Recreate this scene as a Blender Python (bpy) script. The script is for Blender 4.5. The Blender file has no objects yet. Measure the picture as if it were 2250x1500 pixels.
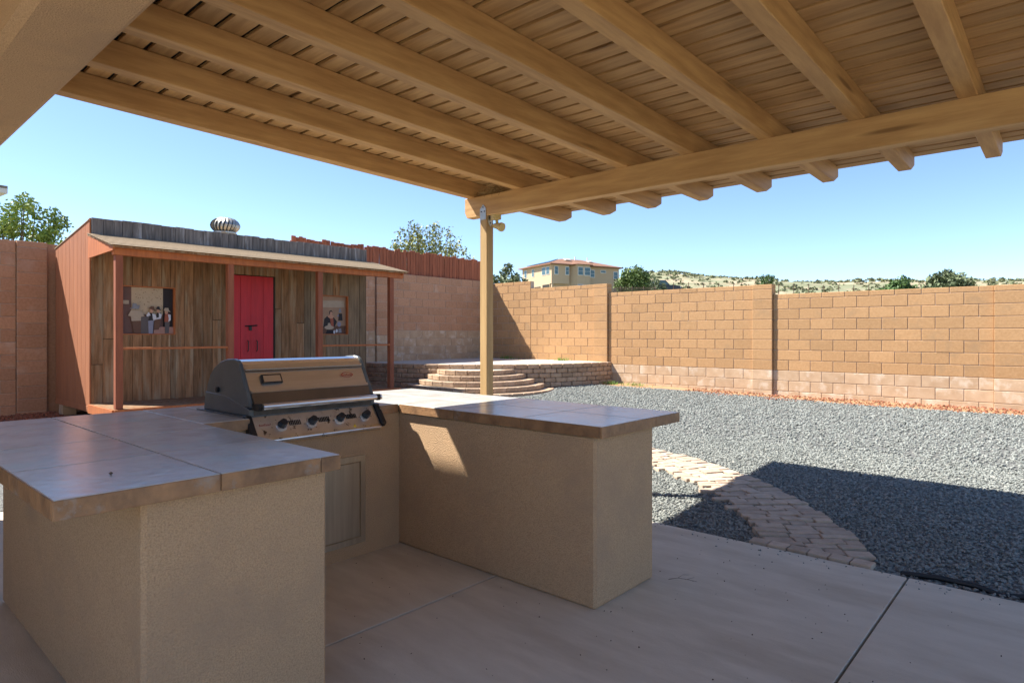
import bpy, bmesh, math, random
import numpy as np
from mathutils import Vector, Matrix
random.seed(7); rng = np.random.default_rng(7)
R = math.radians
S = bpy.context.scene
C = bpy.context.collection

# ------------------------------------------------------------------ camera, sky, sun, exposure
CA, SA = 0.7470, 0.6648            # the house axes seen from the camera
F = 1393.0
def W(X, Y): return (CA*X - SA*Y, SA*X + CA*Y)              # camera plan -> world plan
def cam_plan(x, y): return (CA*x + SA*y, -SA*x + CA*y)
def at(u, v, Y):                                            # pixel at a known distance -> world
    x, y = W((u-1125)/F*Y, Y); return Vector((x, y, 1.4 + (735-v)/F*Y))
cd = bpy.data.cameras.new('camera'); cam = bpy.data.objects.new('camera', cd); C.objects.link(cam)
cam.location = (0, 0, 1.4); cam.rotation_euler = (R(90), 0, math.atan2(SA, CA))
cd.sensor_width = 36; cd.lens = 36*F/2250; cd.shift_y = -15/2250; cd.clip_start = .05; cd.clip_end = 3000
S.camera = cam
SUN = Vector((.72, .40, -1.0)).normalized()                # direction the light travels
EL = math.asin(-SUN.z); AZ = math.atan2(-SUN.x, -SUN.y)
w = bpy.data.worlds.new('World'); S.world = w; w.use_nodes = True
nt = w.node_tree; sky = nt.nodes.new('ShaderNodeTexSky'); sky.sky_type = 'NISHITA'; sky.sun_disc = False
sky.sun_elevation = EL; sky.sun_rotation = AZ; sky.altitude = 1600; sky.air_density = .8; sky.dust_density = .5; sky.ozone_density = 3.0
nt.links.new(sky.outputs[0], nt.nodes['Background'].inputs[0]); nt.nodes['Background'].inputs[1].default_value = .05
sl = bpy.data.lights.new('sun', 'SUN'); so = bpy.data.objects.new('sun', sl); C.objects.link(so)
sl.energy = 2.3; sl.angle = R(.5); sl.color = (1, .94, .85); so.rotation_euler = SUN.to_track_quat('-Z', 'Y').to_euler(); so.location = (-20, -12, 30)
S.view_settings.view_transform = 'Standard'; S.view_settings.look = 'None'; S.view_settings.gamma = 1
S.view_settings.use_curve_mapping = False; S.view_settings.exposure = 2.48

# ------------------------------------------------------------------ materials
def mat(name, c1, c2=None, scale=6, rough=.8, bump=0, bscale=None, rand=0, stretch=(1,1,1), metal=0, c3=None, s3=1.2, k3=(.5,.65), spec=.5, detail=5, bdist=.01, contrast=(.35,.65), knots=None):
    m = bpy.data.materials.new(name); m.use_nodes = True; t = m.node_tree; N = t.nodes; L = t.links
    b = N['Principled BSDF']; b.inputs['Roughness'].default_value = rough; b.inputs['Metallic'].default_value = metal
    b.inputs['Specular IOR Level'].default_value = spec
    if c2 is None: c2 = tuple(v*.85 for v in c1)
    g = N.new('ShaderNodeNewGeometry'); mp = N.new('ShaderNodeMapping'); mp.inputs['Scale'].default_value = stretch
    L.new(g.outputs['Position'], mp.inputs['Vector'])
    oi = N.new('ShaderNodeObjectInfo')
    if rand:                                               # shift the grain from piece to piece
        ml = N.new('ShaderNodeMath'); ml.operation = 'MULTIPLY'; ml.inputs[1].default_value = 37
        L.new(oi.outputs['Random'], ml.inputs[0])
        cb = N.new('ShaderNodeCombineXYZ')
        for i in range(3): L.new(ml.outputs[0], cb.inputs[i])
        L.new(cb.outputs[0], mp.inputs['Location'])
    n = N.new('ShaderNodeTexNoise'); n.inputs['Scale'].default_value = scale; n.inputs['Detail'].default_value = detail; n.inputs['Roughness'].default_value = .6
    L.new(mp.outputs[0], n.inputs['Vector'])
    r = N.new('ShaderNodeValToRGB'); r.color_ramp.elements[0].position = contrast[0]; r.color_ramp.elements[1].position = contrast[1]
    r.color_ramp.elements[0].color = (*c2, 1); r.color_ramp.elements[1].color = (*c1, 1)
    L.new(n.outputs['Fac'], r.inputs['Fac']); out = r.outputs['Color']
    if c3:
        n3 = N.new('ShaderNodeTexNoise'); n3.inputs['Scale'].default_value = s3; n3.inputs['Detail'].default_value = 8; n3.inputs['Roughness'].default_value = .65
        L.new(mp.outputs[0], n3.inputs['Vector'])
        r3 = N.new('ShaderNodeMapRange'); r3.inputs[1].default_value = k3[0]; r3.inputs[2].default_value = k3[1]
        L.new(n3.outputs['Fac'], r3.inputs[0])
        mx = N.new('ShaderNodeMix'); mx.data_type = 'RGBA'; mx.inputs[7].default_value = (*c3, 1)
        L.new(r3.outputs[0], mx.inputs[0]); L.new(out, mx.inputs[6]); out = mx.outputs[2]
    if knots:                                              # knots in the timber
        vo = N.new('ShaderNodeTexVoronoi'); vo.inputs['Scale'].default_value = knots; L.new(mp.outputs[0], vo.inputs['Vector'])
        kr = N.new('ShaderNodeMapRange'); kr.inputs[1].default_value = .05; kr.inputs[2].default_value = .11; kr.inputs[3].default_value = .75; kr.inputs[4].default_value = 0
        L.new(vo.outputs['Distance'], kr.inputs[0]); km = N.new('ShaderNodeMix'); km.data_type = 'RGBA'; km.inputs[7].default_value = (c2[0]*.35, c2[1]*.28, c2[2]*.22, 1)
        L.new(kr.outputs[0], km.inputs[0]); L.new(out, km.inputs[6]); out = km.outputs[2]
    if rand:
        hs = N.new('ShaderNodeHueSaturation'); mr = N.new('ShaderNodeMapRange'); mr.inputs[3].default_value = 1-rand; mr.inputs[4].default_value = 1+rand
        L.new(oi.outputs['Random'], mr.inputs[0]); L.new(mr.outputs[0], hs.inputs['Value']); L.new(out, hs.inputs['Color']); out = hs.outputs[0]
    L.new(out, b.inputs['Base Color'])
    if bump:
        bn = N.new('ShaderNodeTexNoise'); bn.inputs['Scale'].default_value = bscale or scale*4; bn.inputs['Detail'].default_value = 4
        L.new(mp.outputs[0], bn.inputs['Vector'])
        bp = N.new('ShaderNodeBump'); bp.inputs['Strength'].default_value = bump; bp.inputs['Distance'].default_value = bdist
        L.new(bn.outputs['Fac'], bp.inputs['Height']); L.new(bp.outputs[0], b.inputs['Normal'])
    return m
M = {}
M['stucco'] = mat('stucco', (.62,.42,.25), (.45,.29,.165), 170, .95, .8, 150, bdist=.012, detail=2, contrast=(.25,.6), c3=(.48,.33,.21), s3=1.6, k3=(.5,.7), spec=.2)  # fine colour noise paints the shade in the pits of the grain
M['concrete'] = mat('concrete', (.69,.615,.49), (.59,.515,.40), 3, .85, .35, 60, bdist=.006, c3=(.50,.42,.31), s3=.7, k3=(.48,.70), stretch=(1,3.5,1), contrast=(.3,.7))
M['terrace'] = mat('terrace_concrete', (.62,.55,.46), (.5,.44,.37), 3, .9, .2, 60)
M['tile'] = mat('slate_tile', (.64,.635,.60), (.50,.47,.42), 5, .2, .18, 22, rand=.05, c3=(.52,.60,.585), s3=3, k3=(.5,.62), bdist=.006, spec=.9)
M['tile_edge'] = mat('slate_tile_edge', (.38,.21,.10), (.20,.11,.055), 9, .5, .5, 35, rand=.08, c3=(.30,.26,.22), s3=5, k3=(.58,.68), bdist=.008)
M['grout'] = mat('grout', (.16,.12,.085), None, 20, .9)
M['joint'] = mat('joint_dirt', (.12,.085,.055), None, 20, .95)
M['steel_dark'] = mat('dark_steel_trim', (.30,.28,.26), None, 4, .35, metal=1)  # darker grey steel for the groove line and lower panel
M['rafter'] = mat('stained_timber', (.50,.295,.115), (.36,.195,.07), 4, .6, .3, 12, rand=.07, stretch=(6,.6,6), bdist=.005, c3=(.25,.14,.06), s3=2.2, k3=(.68,.78), knots=.9)
M['deck'] = mat('stained_boards', (.50,.30,.12), (.36,.20,.075), 4, .65, .2, 12, rand=.12, stretch=(.6,6,6), bdist=.004, c3=(.24,.14,.07), s3=1.6, k3=(.66,.8), knots=1.3)
M['beam'] = mat('stained_beam', (.56,.35,.15), (.43,.25,.10), 4, .6, .2, 12, stretch=(.6,6,6), bdist=.005, c3=(.25,.14,.06), s3=2, k3=(.68,.78), knots=.9)
M['post'] = mat('stained_post', (.46,.31,.14), (.37,.235,.1), 3, .6, .2, 12, stretch=(8,8,.6), bdist=.005, c3=(.28,.17,.07), s3=2, k3=(.66,.78), knots=.9)
M['felt'] = mat('roof_felt', (.03,.025,.02), None, 5, .95)
M['block'] = mat('tan_block', (.47,.285,.145), (.40,.235,.115), 30, .95, .5, 90, rand=.09, bdist=.006, c3=(.35,.225,.125), s3=2.2, k3=(.56,.72), spec=.15)
M['block_pale'] = mat('bleached_block', (.52,.375,.25), (.44,.30,.19), 5, .95, .5, 90, rand=.07, bdist=.006, c3=(.60,.49,.38), s3=3.5, k3=(.52,.66), spec=.15)
M['block_shade_pink'] = mat('shade_tinted_block', (.50,.285,.175), (.42,.23,.135), 30, .95, .5, 90, rand=.09, bdist=.006, c3=(.50,.34,.25), s3=2.0, k3=(.56,.72), spec=.15)  # tan block tinted pinker: the left wall's shade put into its colour
M['mortar'] = mat('mortar', (.50,.42,.35), (.40,.32,.26), 20, .95)
M['rblock'] = mat('retaining_block', (.47,.34,.24), (.34,.23,.15), 14, .95, .8, 50, rand=.16, bdist=.012, c3=(.42,.32,.23), s3=5, k3=(.55,.7), spec=.15)
M['paver'] = mat('paver_stone', (.52,.415,.315), (.42,.325,.245), 12, .9, .6, 45, rand=.12, bdist=.01, spec=.2)
M['dirt'] = mat('dirt', (.40,.25,.13), (.30,.175,.09), 8, 1, .8, 40, bdist=.02)
M['desert'] = mat('desert_ground', (.42,.33,.225), (.30,.25,.155), .5, 1, c3=(.20,.21,.12), s3=.09, k3=(.40,.54))
M['gravel_bed'] = mat('gravel_bed', (.20,.205,.19), (.09,.093,.09), 45, .95, 1, 45, bdist=.03)
M['stone'] = mat('gravel_stones', (.31,.325,.30), (.15,.165,.155), 28, .85, c3=(.42,.40,.355), s3=21, k3=(.60,.66), spec=.25, detail=2)
M['mulch'] = mat('red_leaf_litter', (.36,.12,.06), (.2,.09,.05), 30, .95)
M['barn'] = mat('weathered_boards', (.34,.19,.10), (.18,.10,.052), 3, .9, .5, 14, rand=.22, stretch=(7,7,.7), bdist=.006, c3=(.33,.25,.165), s3=1.3, k3=(.5,.66), spec=.15, knots=1.3)
M['grey_board'] = mat('silvered_boards', (.235,.215,.20), (.125,.115,.11), 3, .9, .5, 14, rand=.2, stretch=(7,7,.7), bdist=.006, c3=(.36,.35,.35), s3=1.5, k3=(.55,.7), spec=.15)
M['barn_grey'] = mat('greyed_boards', (.27,.20,.13), (.16,.115,.075), 3, .9, .5, 14, rand=.18, stretch=(7,7,.7), bdist=.006, spec=.15)
M['redwood'] = mat('red_stain', (.52,.165,.05), (.40,.12,.04), 3, .75, .2, 14, rand=.06, stretch=(6,6,.8), bdist=.004)
M['redpost'] = mat('red_post_stain', (.33,.10,.045), (.25,.075,.035), 3, .75, .2, 14, rand=.06, stretch=(6,6,.8), bdist=.004)
M['siding'] = mat('red_brown_siding', (.37,.135,.055), (.30,.105,.042), 3, .8, .3, 16, rand=.04, stretch=(6,6,.5), bdist=.004, c3=(.40,.19,.10), s3=2, k3=(.62,.72))
M['door'] = mat('red_door_paint', (.55,.022,.035), (.45,.018,.03), 4, .6, .2, 12, rand=.04, stretch=(6,6,.6), bdist=.004)
M['shingle'] = mat('tan_shingles', (.36,.27,.17), (.27,.195,.12), 40, .95, .5, 80, rand=.1, bdist=.006)
M['picket'] = mat('cedar_slats', (.36,.115,.055), (.25,.075,.035), 3, .85, .4, 14, rand=.16, stretch=(7,7,.7), bdist=.006)
M['black'] = mat('black_iron', (.012,.012,.013), None, 8, .5)
M['plastic'] = mat('black_knob', (.02,.02,.022), None, 8, .4)
M['steel'] = mat('brushed_steel', (.92,.90,.87), (.82,.79,.75), 4, .34, .08, 40, metal=1, stretch=(8,.4,8), bdist=.002)
M['steel_door'] = mat('door_steel', (.72,.68,.58), (.6,.56,.47), 4, .38, .06, 40, metal=1, stretch=(8,8,.4), bdist=.002)
M['steel_worn'] = mat('stained_steel', (.88,.85,.80), (.72,.68,.62), 6, .4, .08, 40, metal=1, c3=(.12,.10,.08), s3=22, k3=(.58,.64), bdist=.002)
M['enamel'] = mat('charcoal_enamel', (.10,.115,.125), (.075,.088,.10), 6, .32, .06, 60)
M['soot'] = mat('soot', (.035,.03,.026), (.09,.075,.06), 12, .7)
M['galv'] = mat('galvanised', (.50,.48,.44), (.40,.38,.34), 9, .42, metal=.85)
M['white'] = mat('white_plate', (.70,.69,.66), None, 9, .5)
M['lampbeige'] = mat('beige_lamp_paint', (.55,.44,.20), None, 9, .5)
M['straw'] = mat('straw', (.40,.27,.12), (.24,.15,.06), 30, .9, rand=.1)
M['leaf_a'] = mat('bright_leaves', (.25,.35,.06), (.15,.23,.04), 1.5, .6)
M['leaf_b'] = mat('olive_leaves', (.28,.31,.09), (.17,.20,.055), 1.5, .6)
M['leaf_j'] = mat('juniper_leaves', (.14,.20,.05), (.08,.12,.03), 1.2, .7)
M['leaf_d'] = mat('dark_leaves', (.085,.155,.035), (.05,.10,.022), 1.2, .6)
M['leaf_g'] = mat('blue_green_needles', (.17,.205,.105), (.10,.13,.06), 1.2, .7)
M['sage'] = mat('sage_leaves', (.22,.235,.125), (.13,.145,.075), .6, .9)
M['grass'] = mat('grass_tuft', (.16,.30,.03), (.09,.18,.02), 8, .7)
M['bark'] = mat('bark', (.17,.125,.085), (.10,.07,.045), 10, .9, .5, 30)
M['hstucco'] = mat('far_stucco', (.50,.375,.245), (.46,.34,.22), .3, .95)
M['hroof'] = mat('far_roof', (.25,.125,.075), (.2,.1,.06), 1.2, .9)
M['hglass'] = mat('far_glass', (.06,.12,.14), None, 1, .08)
M['hwhite'] = mat('far_trim', (.72,.70,.66), None, 1, .6)
M['solar'] = mat('solar_glass', (.02,.035,.08), None, 1, .12)
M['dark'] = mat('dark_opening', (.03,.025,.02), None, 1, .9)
M['truck'] = mat('navy_paint', (.012,.018,.03), None, 1, .25)
M['rust'] = mat('rusty_post', (.10,.05,.035), None, 3, .9)
M['tilegrey'] = mat('grey_roof_tile', (.22,.19,.16), (.15,.13,.11), 6, .9, rand=.1)
def flat(n, c): M[n] = mat(n, c, tuple(x*.9 for x in c), 12, .8); return M[n]

# ------------------------------------------------------------------ helpers
class MB:
    def __init__(s): s.v = []; s.f = []
    def box(s, x0, x1, y0, y1, z0, z1):
        i = len(s.v); s.v += [(x0,y0,z0),(x1,y0,z0),(x1,y1,z0),(x0,y1,z0),(x0,y0,z1),(x1,y0,z1),(x1,y1,z1),(x0,y1,z1)]
        s.f += [tuple(i+k for k in q) for q in ((0,3,2,1),(4,5,6,7),(0,1,5,4),(1,2,6,5),(2,3,7,6),(3,0,4,7))]; return s
    def prism(s, pts, d0, d1, axis='y'):                   # closed outline extruded along an axis
        n = len(pts); i = len(s.v)
        def P(a, b, d): return {'y': (a, d, b), 'x': (d, a, b), 'z': (a, b, d)}[axis]
        s.v += [P(a, b, d0) for a, b in pts] + [P(a, b, d1) for a, b in pts]
        s.f += [tuple(range(i, i+n)), tuple(range(i+2*n-1, i+n-1, -1))]
        s.f += [(i+k, i+n+k, i+n+(k+1) % n, i+(k+1) % n) for k in range(n)]; return s
    def tube(s, path, r, n=6):
        rings = []; m = len(path); rr = r if isinstance(r, (list, tuple)) else [r]*m
        for k, p in enumerate(path):
            p = Vector(p); d = (Vector(path[min(k+1, m-1)]) - Vector(path[max(k-1, 0)])).normalized()
            a = d.cross(Vector((0, 0, 1)) if abs(d.z) < .9 else Vector((1, 0, 0))).normalized(); b = d.cross(a)
            rings.append(len(s.v)); s.v += [tuple(p + (a*math.cos(t) + b*math.sin(t))*rr[k]) for t in (2*math.pi*j/n for j in range(n))]
        for k in range(m-1):
            for j in range(n): s.f.append((rings[k]+j, rings[k]+(j+1) % n, rings[k+1]+(j+1) % n, rings[k+1]+j))
        s.f += [tuple(rings[0]+j for j in reversed(range(n))), tuple(rings[-1]+j for j in range(n))]; return s
    def build(s, name, m, parent=None, bevel=0, smooth=False):
        me = bpy.data.meshes.new(name); me.from_pydata([tuple(p) for p in s.v], [], s.f)
        bm = bmesh.new(); bm.from_mesh(me); bmesh.ops.recalc_face_normals(bm, faces=bm.faces)
        if bevel: bmesh.ops.bevel(bm, geom=bm.edges[:], offset=bevel, segments=1, affect='EDGES', clamp_overlap=True)
        bm.to_mesh(me); bm.free()
        if smooth: me.polygons.foreach_set('use_smooth', [True]*len(me.polygons))
        return link(name, me, m, parent)
def link(name, me, m, parent=None):
    if m is not None and not me.materials: me.materials.append(M[m] if isinstance(m, str) else m)
    o = bpy.data.objects.new(name, me); C.objects.link(o); o.parent = parent; return o
def B(name, x0, x1, y0, y1, z0, z1, m, parent=None, bevel=0): return MB().box(x0,x1,y0,y1,z0,z1).build(name, m, parent, bevel)
def thing(name, label, cat, group=None):
    o = bpy.data.objects.new(name, None); C.objects.link(o); return tag(o, label, cat, group)
def tag(o, label, cat, group=None):
    o['label'] = label; o['category'] = cat
    if group: o['group'] = group
    return o
def struct(o, kind='structure'): o['kind'] = kind; return o
_unit = {}
def unit_block(key, m, dims, bevel):                       # one mesh per size, shared by alike pieces
    k = (key, m, tuple(round(d, 3) for d in dims))
    if k not in _unit:
        o = MB().box(-dims[0]/2, dims[0]/2, -dims[1]/2, dims[1]/2, -dims[2]/2, dims[2]/2).build(key, m, None, bevel)
        _unit[k] = o.data; bpy.data.objects.remove(o)
    return _unit[k]
def piece(name, m, dims, loc, rz=0, parent=None, bevel=.006):
    o = link(name, unit_block(name, m, dims, bevel), None, parent); o.location = loc; o.rotation_euler = (0, 0, rz); return o
def rawmesh(name, V, Fc, m, parent=None):
    me = bpy.data.meshes.new(name); me.from_pydata(V.tolist() if hasattr(V, 'tolist') else V, [], Fc.tolist() if hasattr(Fc, 'tolist') else Fc); return link(name, me, m, parent)

# ------------------------------------------------------------------ ground
def yard(x, y): return -.03 + .026*max(0, y-4.25) + .018*max(0, -4.4-x)
def nz(x, y, s): return math.sin(x*1.3/s+1.1)*math.cos(y*1.7/s+.4) + .5*math.sin(x*3.1/s+y*2.3/s)
def far(x, y):
    X, Y = cam_plan(x, y); D = math.hypot(X, Y); r = X/max(Y, 1)
    z = .2 + max(0, D-22)*.068
    if D > 120: z = 6.9 + (D-120)*.045
    ridge = np.interp(r, [-1.5,-.5,.1,.2,.27,.36,.45,.6,.8,1.6], [14,16,21,25,24.5,22.5,20.5,18.5,17.5,16])
    if D > 150:
        k = min(1, (D-150)/110); k = k*k*(3-2*k); z = z*(1-k) + (ridge + 1.0*nz(x, y, 18))*k
    if D > 300: z = ridge - (D-300)*.02
    return z
def ground(x, y):
    if -12.9 < x < 9 and -7 < y < 13.2: return yard(x, y) - .03
    return far(x, y)
xs = sorted(set([round(v, 2) for v in np.arange(-14, 10, 1)] + [-12.9, -12.7, 9.01] + [s*v for s in (-1, 1) for v in (18,24,32,42,55,70,85,100,120,140,160,180,200,220,240,260,280,310,350,450,700,1200)]))
ys = sorted(set([round(v, 2) for v in np.arange(-8, 16, 1)] + [13.1, 13.25] + [s*v for s in (-1, 1) for v in (18,24,32,42,55,70,85,100,120,140,160,180,200,220,240,260,280,310,350,450,700,1200)]))
V = [(x, y, ground(x, y)) for y in ys for x in xs]; n = len(xs)
struct(rawmesh('ground', V, [(j*n+i, j*n+i+1, (j+1)*n+i+1, (j+1)*n+i) for j in range(len(ys)-1) for i in range(n-1)], 'desert'))
def sheet(name, outline_fn, x0, x1, y0, y1, step, dz, m):
    gx = np.arange(x0, x1+1e-6, step); gy = np.arange(y0, y1+1e-6, step); V = []; idx = {}; Fc = []
    for j, y in enumerate(gy):
        for i, x in enumerate(gx): idx[i, j] = len(V); V.append((x, y, yard(x, y)+dz))
    for j in range(len(gy)-1):
        for i in range(len(gx)-1):
            if outline_fn((gx[i]+gx[i+1])/2, (gy[j]+gy[j+1])/2): Fc.append((idx[i,j], idx[i+1,j], idx[i+1,j+1], idx[i,j+1]))
    return struct(rawmesh(name, V, Fc, m))
sheet('dirt_border', lambda x, y: y > 11.6 or x < -11.9, -12.64, 5, 0, 13, .25, -.012, 'dirt')
def gravel_edge(x): return 12.35 + .12*math.sin(x*.9)
sheet('gravel_bed', lambda x, y: (y > 4.26 or x < -6.3) and y < gravel_edge(x) and x > -12.1, -12.6, 5, -2.5, 13, .25, .0, 'gravel_bed')
# ------------------------------------------------------------------ patio slab: three pours with open joints
slab = struct(B('patio_slab', -6.4, 7, -6, 4.235, -.16, -.03, 'joint'))
for a, b in ((-6.4, -2.526), (-2.514, -.731), (-.719, 7)):
    B('slab_panel', a, b, -6, 4.25, -.10, 0, 'concrete', slab, .0025)

# ------------------------------------------------------------------ house: porch, stucco lintel, upper storey; unseen rear shaped open to let light in
hs = tag(bpy.data.objects.new('house', None), 'tan stucco house with a deep porch lintel carrying the timber patio cover', 'house'); C.objects.link(hs)
B('lintel', -7, .80, .50, .80, 2.50, 3.05, 'stucco', hs, .03)
HX = -3.35
B('upper_wall', -7, HX, .50, .80, 3.0505, 5.3, 'stucco', hs)
B('porch_ceiling', -7, HX, -2.6, .499, 2.85, 3.0, 'stucco', hs)
B('back_wall', -7, HX, -2.9, -2.6, -.1, 5.3, 'stucco', hs)
B('end_wall', -7, -6.7, -2.6, .499, -.1, 2.849, 'stucco', hs)  # unseen, closes the porch end to darken the left side
B('porch_ceiling', HX+.001, -1.4, -2.6, .499, 2.85, 3.0, 'stucco', hs)  # unseen ceiling strip, added to darken the lintel
B('side_wall', HX-.3, HX, -2.599, .499, 3.001, 5.299, 'stucco', hs)
B('column', .42, .80, .44, .82, 0, 2.499, 'stucco', hs, .03)
B('roof', -7, HX, -2.9, .79, 5.22, 5.295, 'felt', hs)

# ------------------------------------------------------------------ patio cover
pc = thing('patio_cover', 'timber patio cover with exposed rafters above the tiled counter', 'patio cover')
def rz_(y): return 2.684 + .0208*(4.2 - y)
RX = [-4.30, -3.72] + [-3.19 + .5415*k for k in range(8)]
for x in RX:
    y1 = 5.74
    pts = [(.78, rz_(.78)), (y1-.12, rz_(y1)), (y1, rz_(y1)+.055), (y1, rz_(y1)+.14), (.78, rz_(.78)+.14)]
    MB().prism(pts, x, x+.089, 'x').build('rafter', 'rafter', pc, .004)
y = .80; k = 0
while y < 5.78:
    z = rz_(y+.06)+.1415
    o = piece('deck_board', 'deck', (5.31, .113, .019), (-1.755, y+.062, z+.0095), 0, pc, .002); o.rotation_euler = (-.0208, 0, 0)
    y += .136
MB().prism([(.79, rz_(.79)+.164), (5.80, rz_(5.8)+.164), (5.80, rz_(5.8)+.18), (.79, rz_(.79)+.18)], -4.43, .92, 'x').build('roof_sheet', 'felt', pc)
bm_ = MB().prism([(-4.34, 2.55), (-4.31, 2.497), (.88, 2.497), (.88, 2.684), (-4.34, 2.684)], 4.2, 4.289, 'y').build('beam', 'beam', pc, .004)
po = B('post', -4.137, -4.048, 4.20, 4.289, -.03, 2.497, 'post', pc, .004)
B('post', .72, .809, 4.20, 4.289, -.03, 2.497, 'post', pc, .004)
pl = MB().prism([(-4.13, 2.46), (-4.055, 2.46), (-4.055, 2.56), (-4.09, 2.60), (-4.13, 2.56)], 4.194, 4.1995, 'y').build('bracket', 'galv', pc)
MB().prism([(4.21, 2.495), (4.275, 2.495), (4.275, 2.44), (4.243, 2.395), (4.21, 2.44)], -4.0475, -4.042, 'x').build('bracket', 'galv', pc)
for (x, z) in ((-4.092, 2.575), (-4.112, 2.535), (-4.072, 2.535)): MB().tube([(x, 4.1945, z), (x, 4.190, z)], .006, 6).build('bolt', 'black', pc)
for (yy, z) in ((4.225, 2.475), (4.262, 2.475), (4.243, 2.43)): MB().tube([(-4.0425, yy, z), (-4.038, yy, z)], .006, 6).build('bolt', 'black', pc)
# lamp under the beam
sp = thing('security_lamp', 'small beige spotlight fixed under the patio beam beside the post', 'lamp')
MB().prism([(-3.98+.055*math.cos(t), 4.25+.04*math.sin(t)) for t in np.linspace(0, 6.283, 12, endpoint=False)], 2.455, 2.496, 'z').build('base', 'lampbeige', sp)
MB().tube([(-3.97, 4.25, 2.456), (-3.965, 4.25, 2.42)], .014, 8).build('knuckle', 'lampbeige', sp)
MB().tube([(-4.0, 4.25, 2.40), (-3.97, 4.25, 2.395), (-3.93, 4.25, 2.385), (-3.925, 4.25, 2.383), (-3.90, 4.25, 2.375)], [.022, .027, .036, .041, .041], 12).build('lamp_head', 'lampbeige', sp, smooth=False)
# nest
nm = MB()
for k in range(230):
    a = random.uniform(0, 6.28); r_ = random.uniform(.0, .17); p = Vector((-4.0 + r_*1.25*math.cos(a), 4.245+.04*math.sin(a), 2.69+random.uniform(0, .07)*(1.2-r_*4)))
    d = Vector((random.gauss(0, 1), random.gauss(0, .5), random.gauss(0, .25))).normalized()*random.uniform(.03, .085)
    p.y = min(p.y, 4.29); nm.tube([p-d, p+d*.2+Vector((0, 0, .006)), p+d], .0016, 3)
tag(nm.build('bird_nest', 'straw'), 'straw bird nest tucked on the beam above the post', 'nest')

# ------------------------------------------------------------------ tiled counter
ct = thing('outdoor_counter', 'U-shaped stucco barbecue counter topped with slate tiles', 'counter')
T = .94; UB = .885
def stucco_box(x0, x1, y0, y1, z1): return B('base', x0, x1, y0, y1, 0, z1, 'stucco', ct, .014)
stucco_box(-4.21, -2.17, .708, 1.36, UB)
stucco_box(-4.05, -1.82, 2.68, 3.27, UB)
B('base', -4.05, -3.40, 1.3605, 2.6795, 0, .80, 'stucco', ct)
B('base', -4.05, -3.40, 1.3605, 1.64, .8005, UB, 'stucco', ct); B('base', -4.05, -3.40, 2.50, 2.6795, .8005, UB, 'stucco', ct)
B('base', -4.05, -4.0, 1.6405, 2.4995, .8005, UB, 'stucco', ct)
def board(x0, x1, y0, y1): B('substrate', x0, x1, y0, y1, UB+.0005, T-.014, 'grout', ct)
board(-4.245, -2.125, .475, 1.375); board(-4.245, -1.775, 2.665, 3.475)
board(-4.245, -3.385, 1.376, 1.64); board(-4.245, -3.385, 2.50, 2.664); board(-4.245, -4.03, 1.641, 2.499)
def tiles(xl, yl):
    for i in range(len(xl)-1):
        for j in range(len(yl)-1):
            g = .0032; x0, x1, y0, y1 = xl[i]+g, xl[i+1]-g, yl[j]+g, yl[j+1]-g
            piece('tile', 'tile', (x1-x0, y1-y0, .012), ((x0+x1)/2, (y0+y1)/2, T-.006), 0, ct, .0015)
tiles([-4.255, -3.73, -3.20, -2.66, -2.115], [.465, .928, 1.385])
tiles([-4.255, -3.73, -3.36, -2.84, -2.30, -1.765], [2.655, 3.06, 3.485])
tiles([-4.255, -3.73, -3.375], [1.387, 1.638]); tiles([-4.255, -3.73, -3.375], [2.502, 2.653]); tiles([-4.255, -4.035], [1.640, 2.07, 2.50])
def edge_x(x, sgn, yl):                                    # edge tiles on a face looking along x
    for a, b in zip(yl[:-1], yl[1:]): piece('edge_tile', 'tile_edge', (.011, b-a-.003, .056), (x+sgn*.0055, (a+b)/2, T-.030), 0, ct, .0015)
def edge_y(y, sgn, xl):
    for a, b in zip(xl[:-1], xl[1:]): piece('edge_tile', 'tile_edge', (b-a-.003, .011, .056), ((a+b)/2, y+sgn*.0055, T-.030), 0, ct, .0015)
edge_x(-2.125, 1, [.464, .928, 1.30, 1.386]); edge_y(.475, -1, [-4.245, -3.73, -3.20, -2.66, -2.125]); edge_y(1.375, 1, [-3.38, -3.2, -2.66, -2.125])
edge_x(-1.775, 1, [2.654, 3.20, 3.486]); edge_y(2.665, -1, [-3.37, -2.84, -2.30, -1.775]); edge_y(3.475, 1, [-4.245, -3.73, -3.2, -2.84, -2.3, -1.775])
edge_x(-3.385, 1, [1.388, 1.638]); edge_x(-3.385, 1, [2.502, 2.652]); edge_x(-4.245, -1, [.465, .928, 1.385, 1.64, 2.07, 2.5, 2.655, 3.06, 3.485])
fr = MB(); y0, y1, z0, z1 = 1.74, 2.40, .085, .635
fr.box(-3.40, -3.388, y0, y1, z0, z0+.035).box(-3.40, -3.388, y0, y1, z1-.035, z1).box(-3.40, -3.388, y0, y0+.035, z0+.0352, z1-.0352).box(-3.40, -3.388, y1-.035, y1, z0+.0352, z1-.0352)
ad = fr.build('door_frame', 'steel_door', ct)
B('access_door', -3.3995, -3.391, y0+.041, y1-.041, z0+.041, z1-.041, 'steel_door', ad, .002)
pb = rawmesh('pebble', *(lambda s: (np.array([(a*s, b*s*.8, c*s*.6) for a, b, c in ((1,0,0),(-1,0,.1),(0,1,0),(0,-1,.1),(0,0,1),(0,0,-1))]), np.array([(0,2,4),(2,1,4),(1,3,4),(3,0,4),(2,0,5),(1,2,5),(3,1,5),(0,3,5)])))(.009), 'bark')
pb.location = (-2.37, .68, T+.005); tag(pb, 'small brown nut lying on the counter tiles', 'nut')

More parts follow.
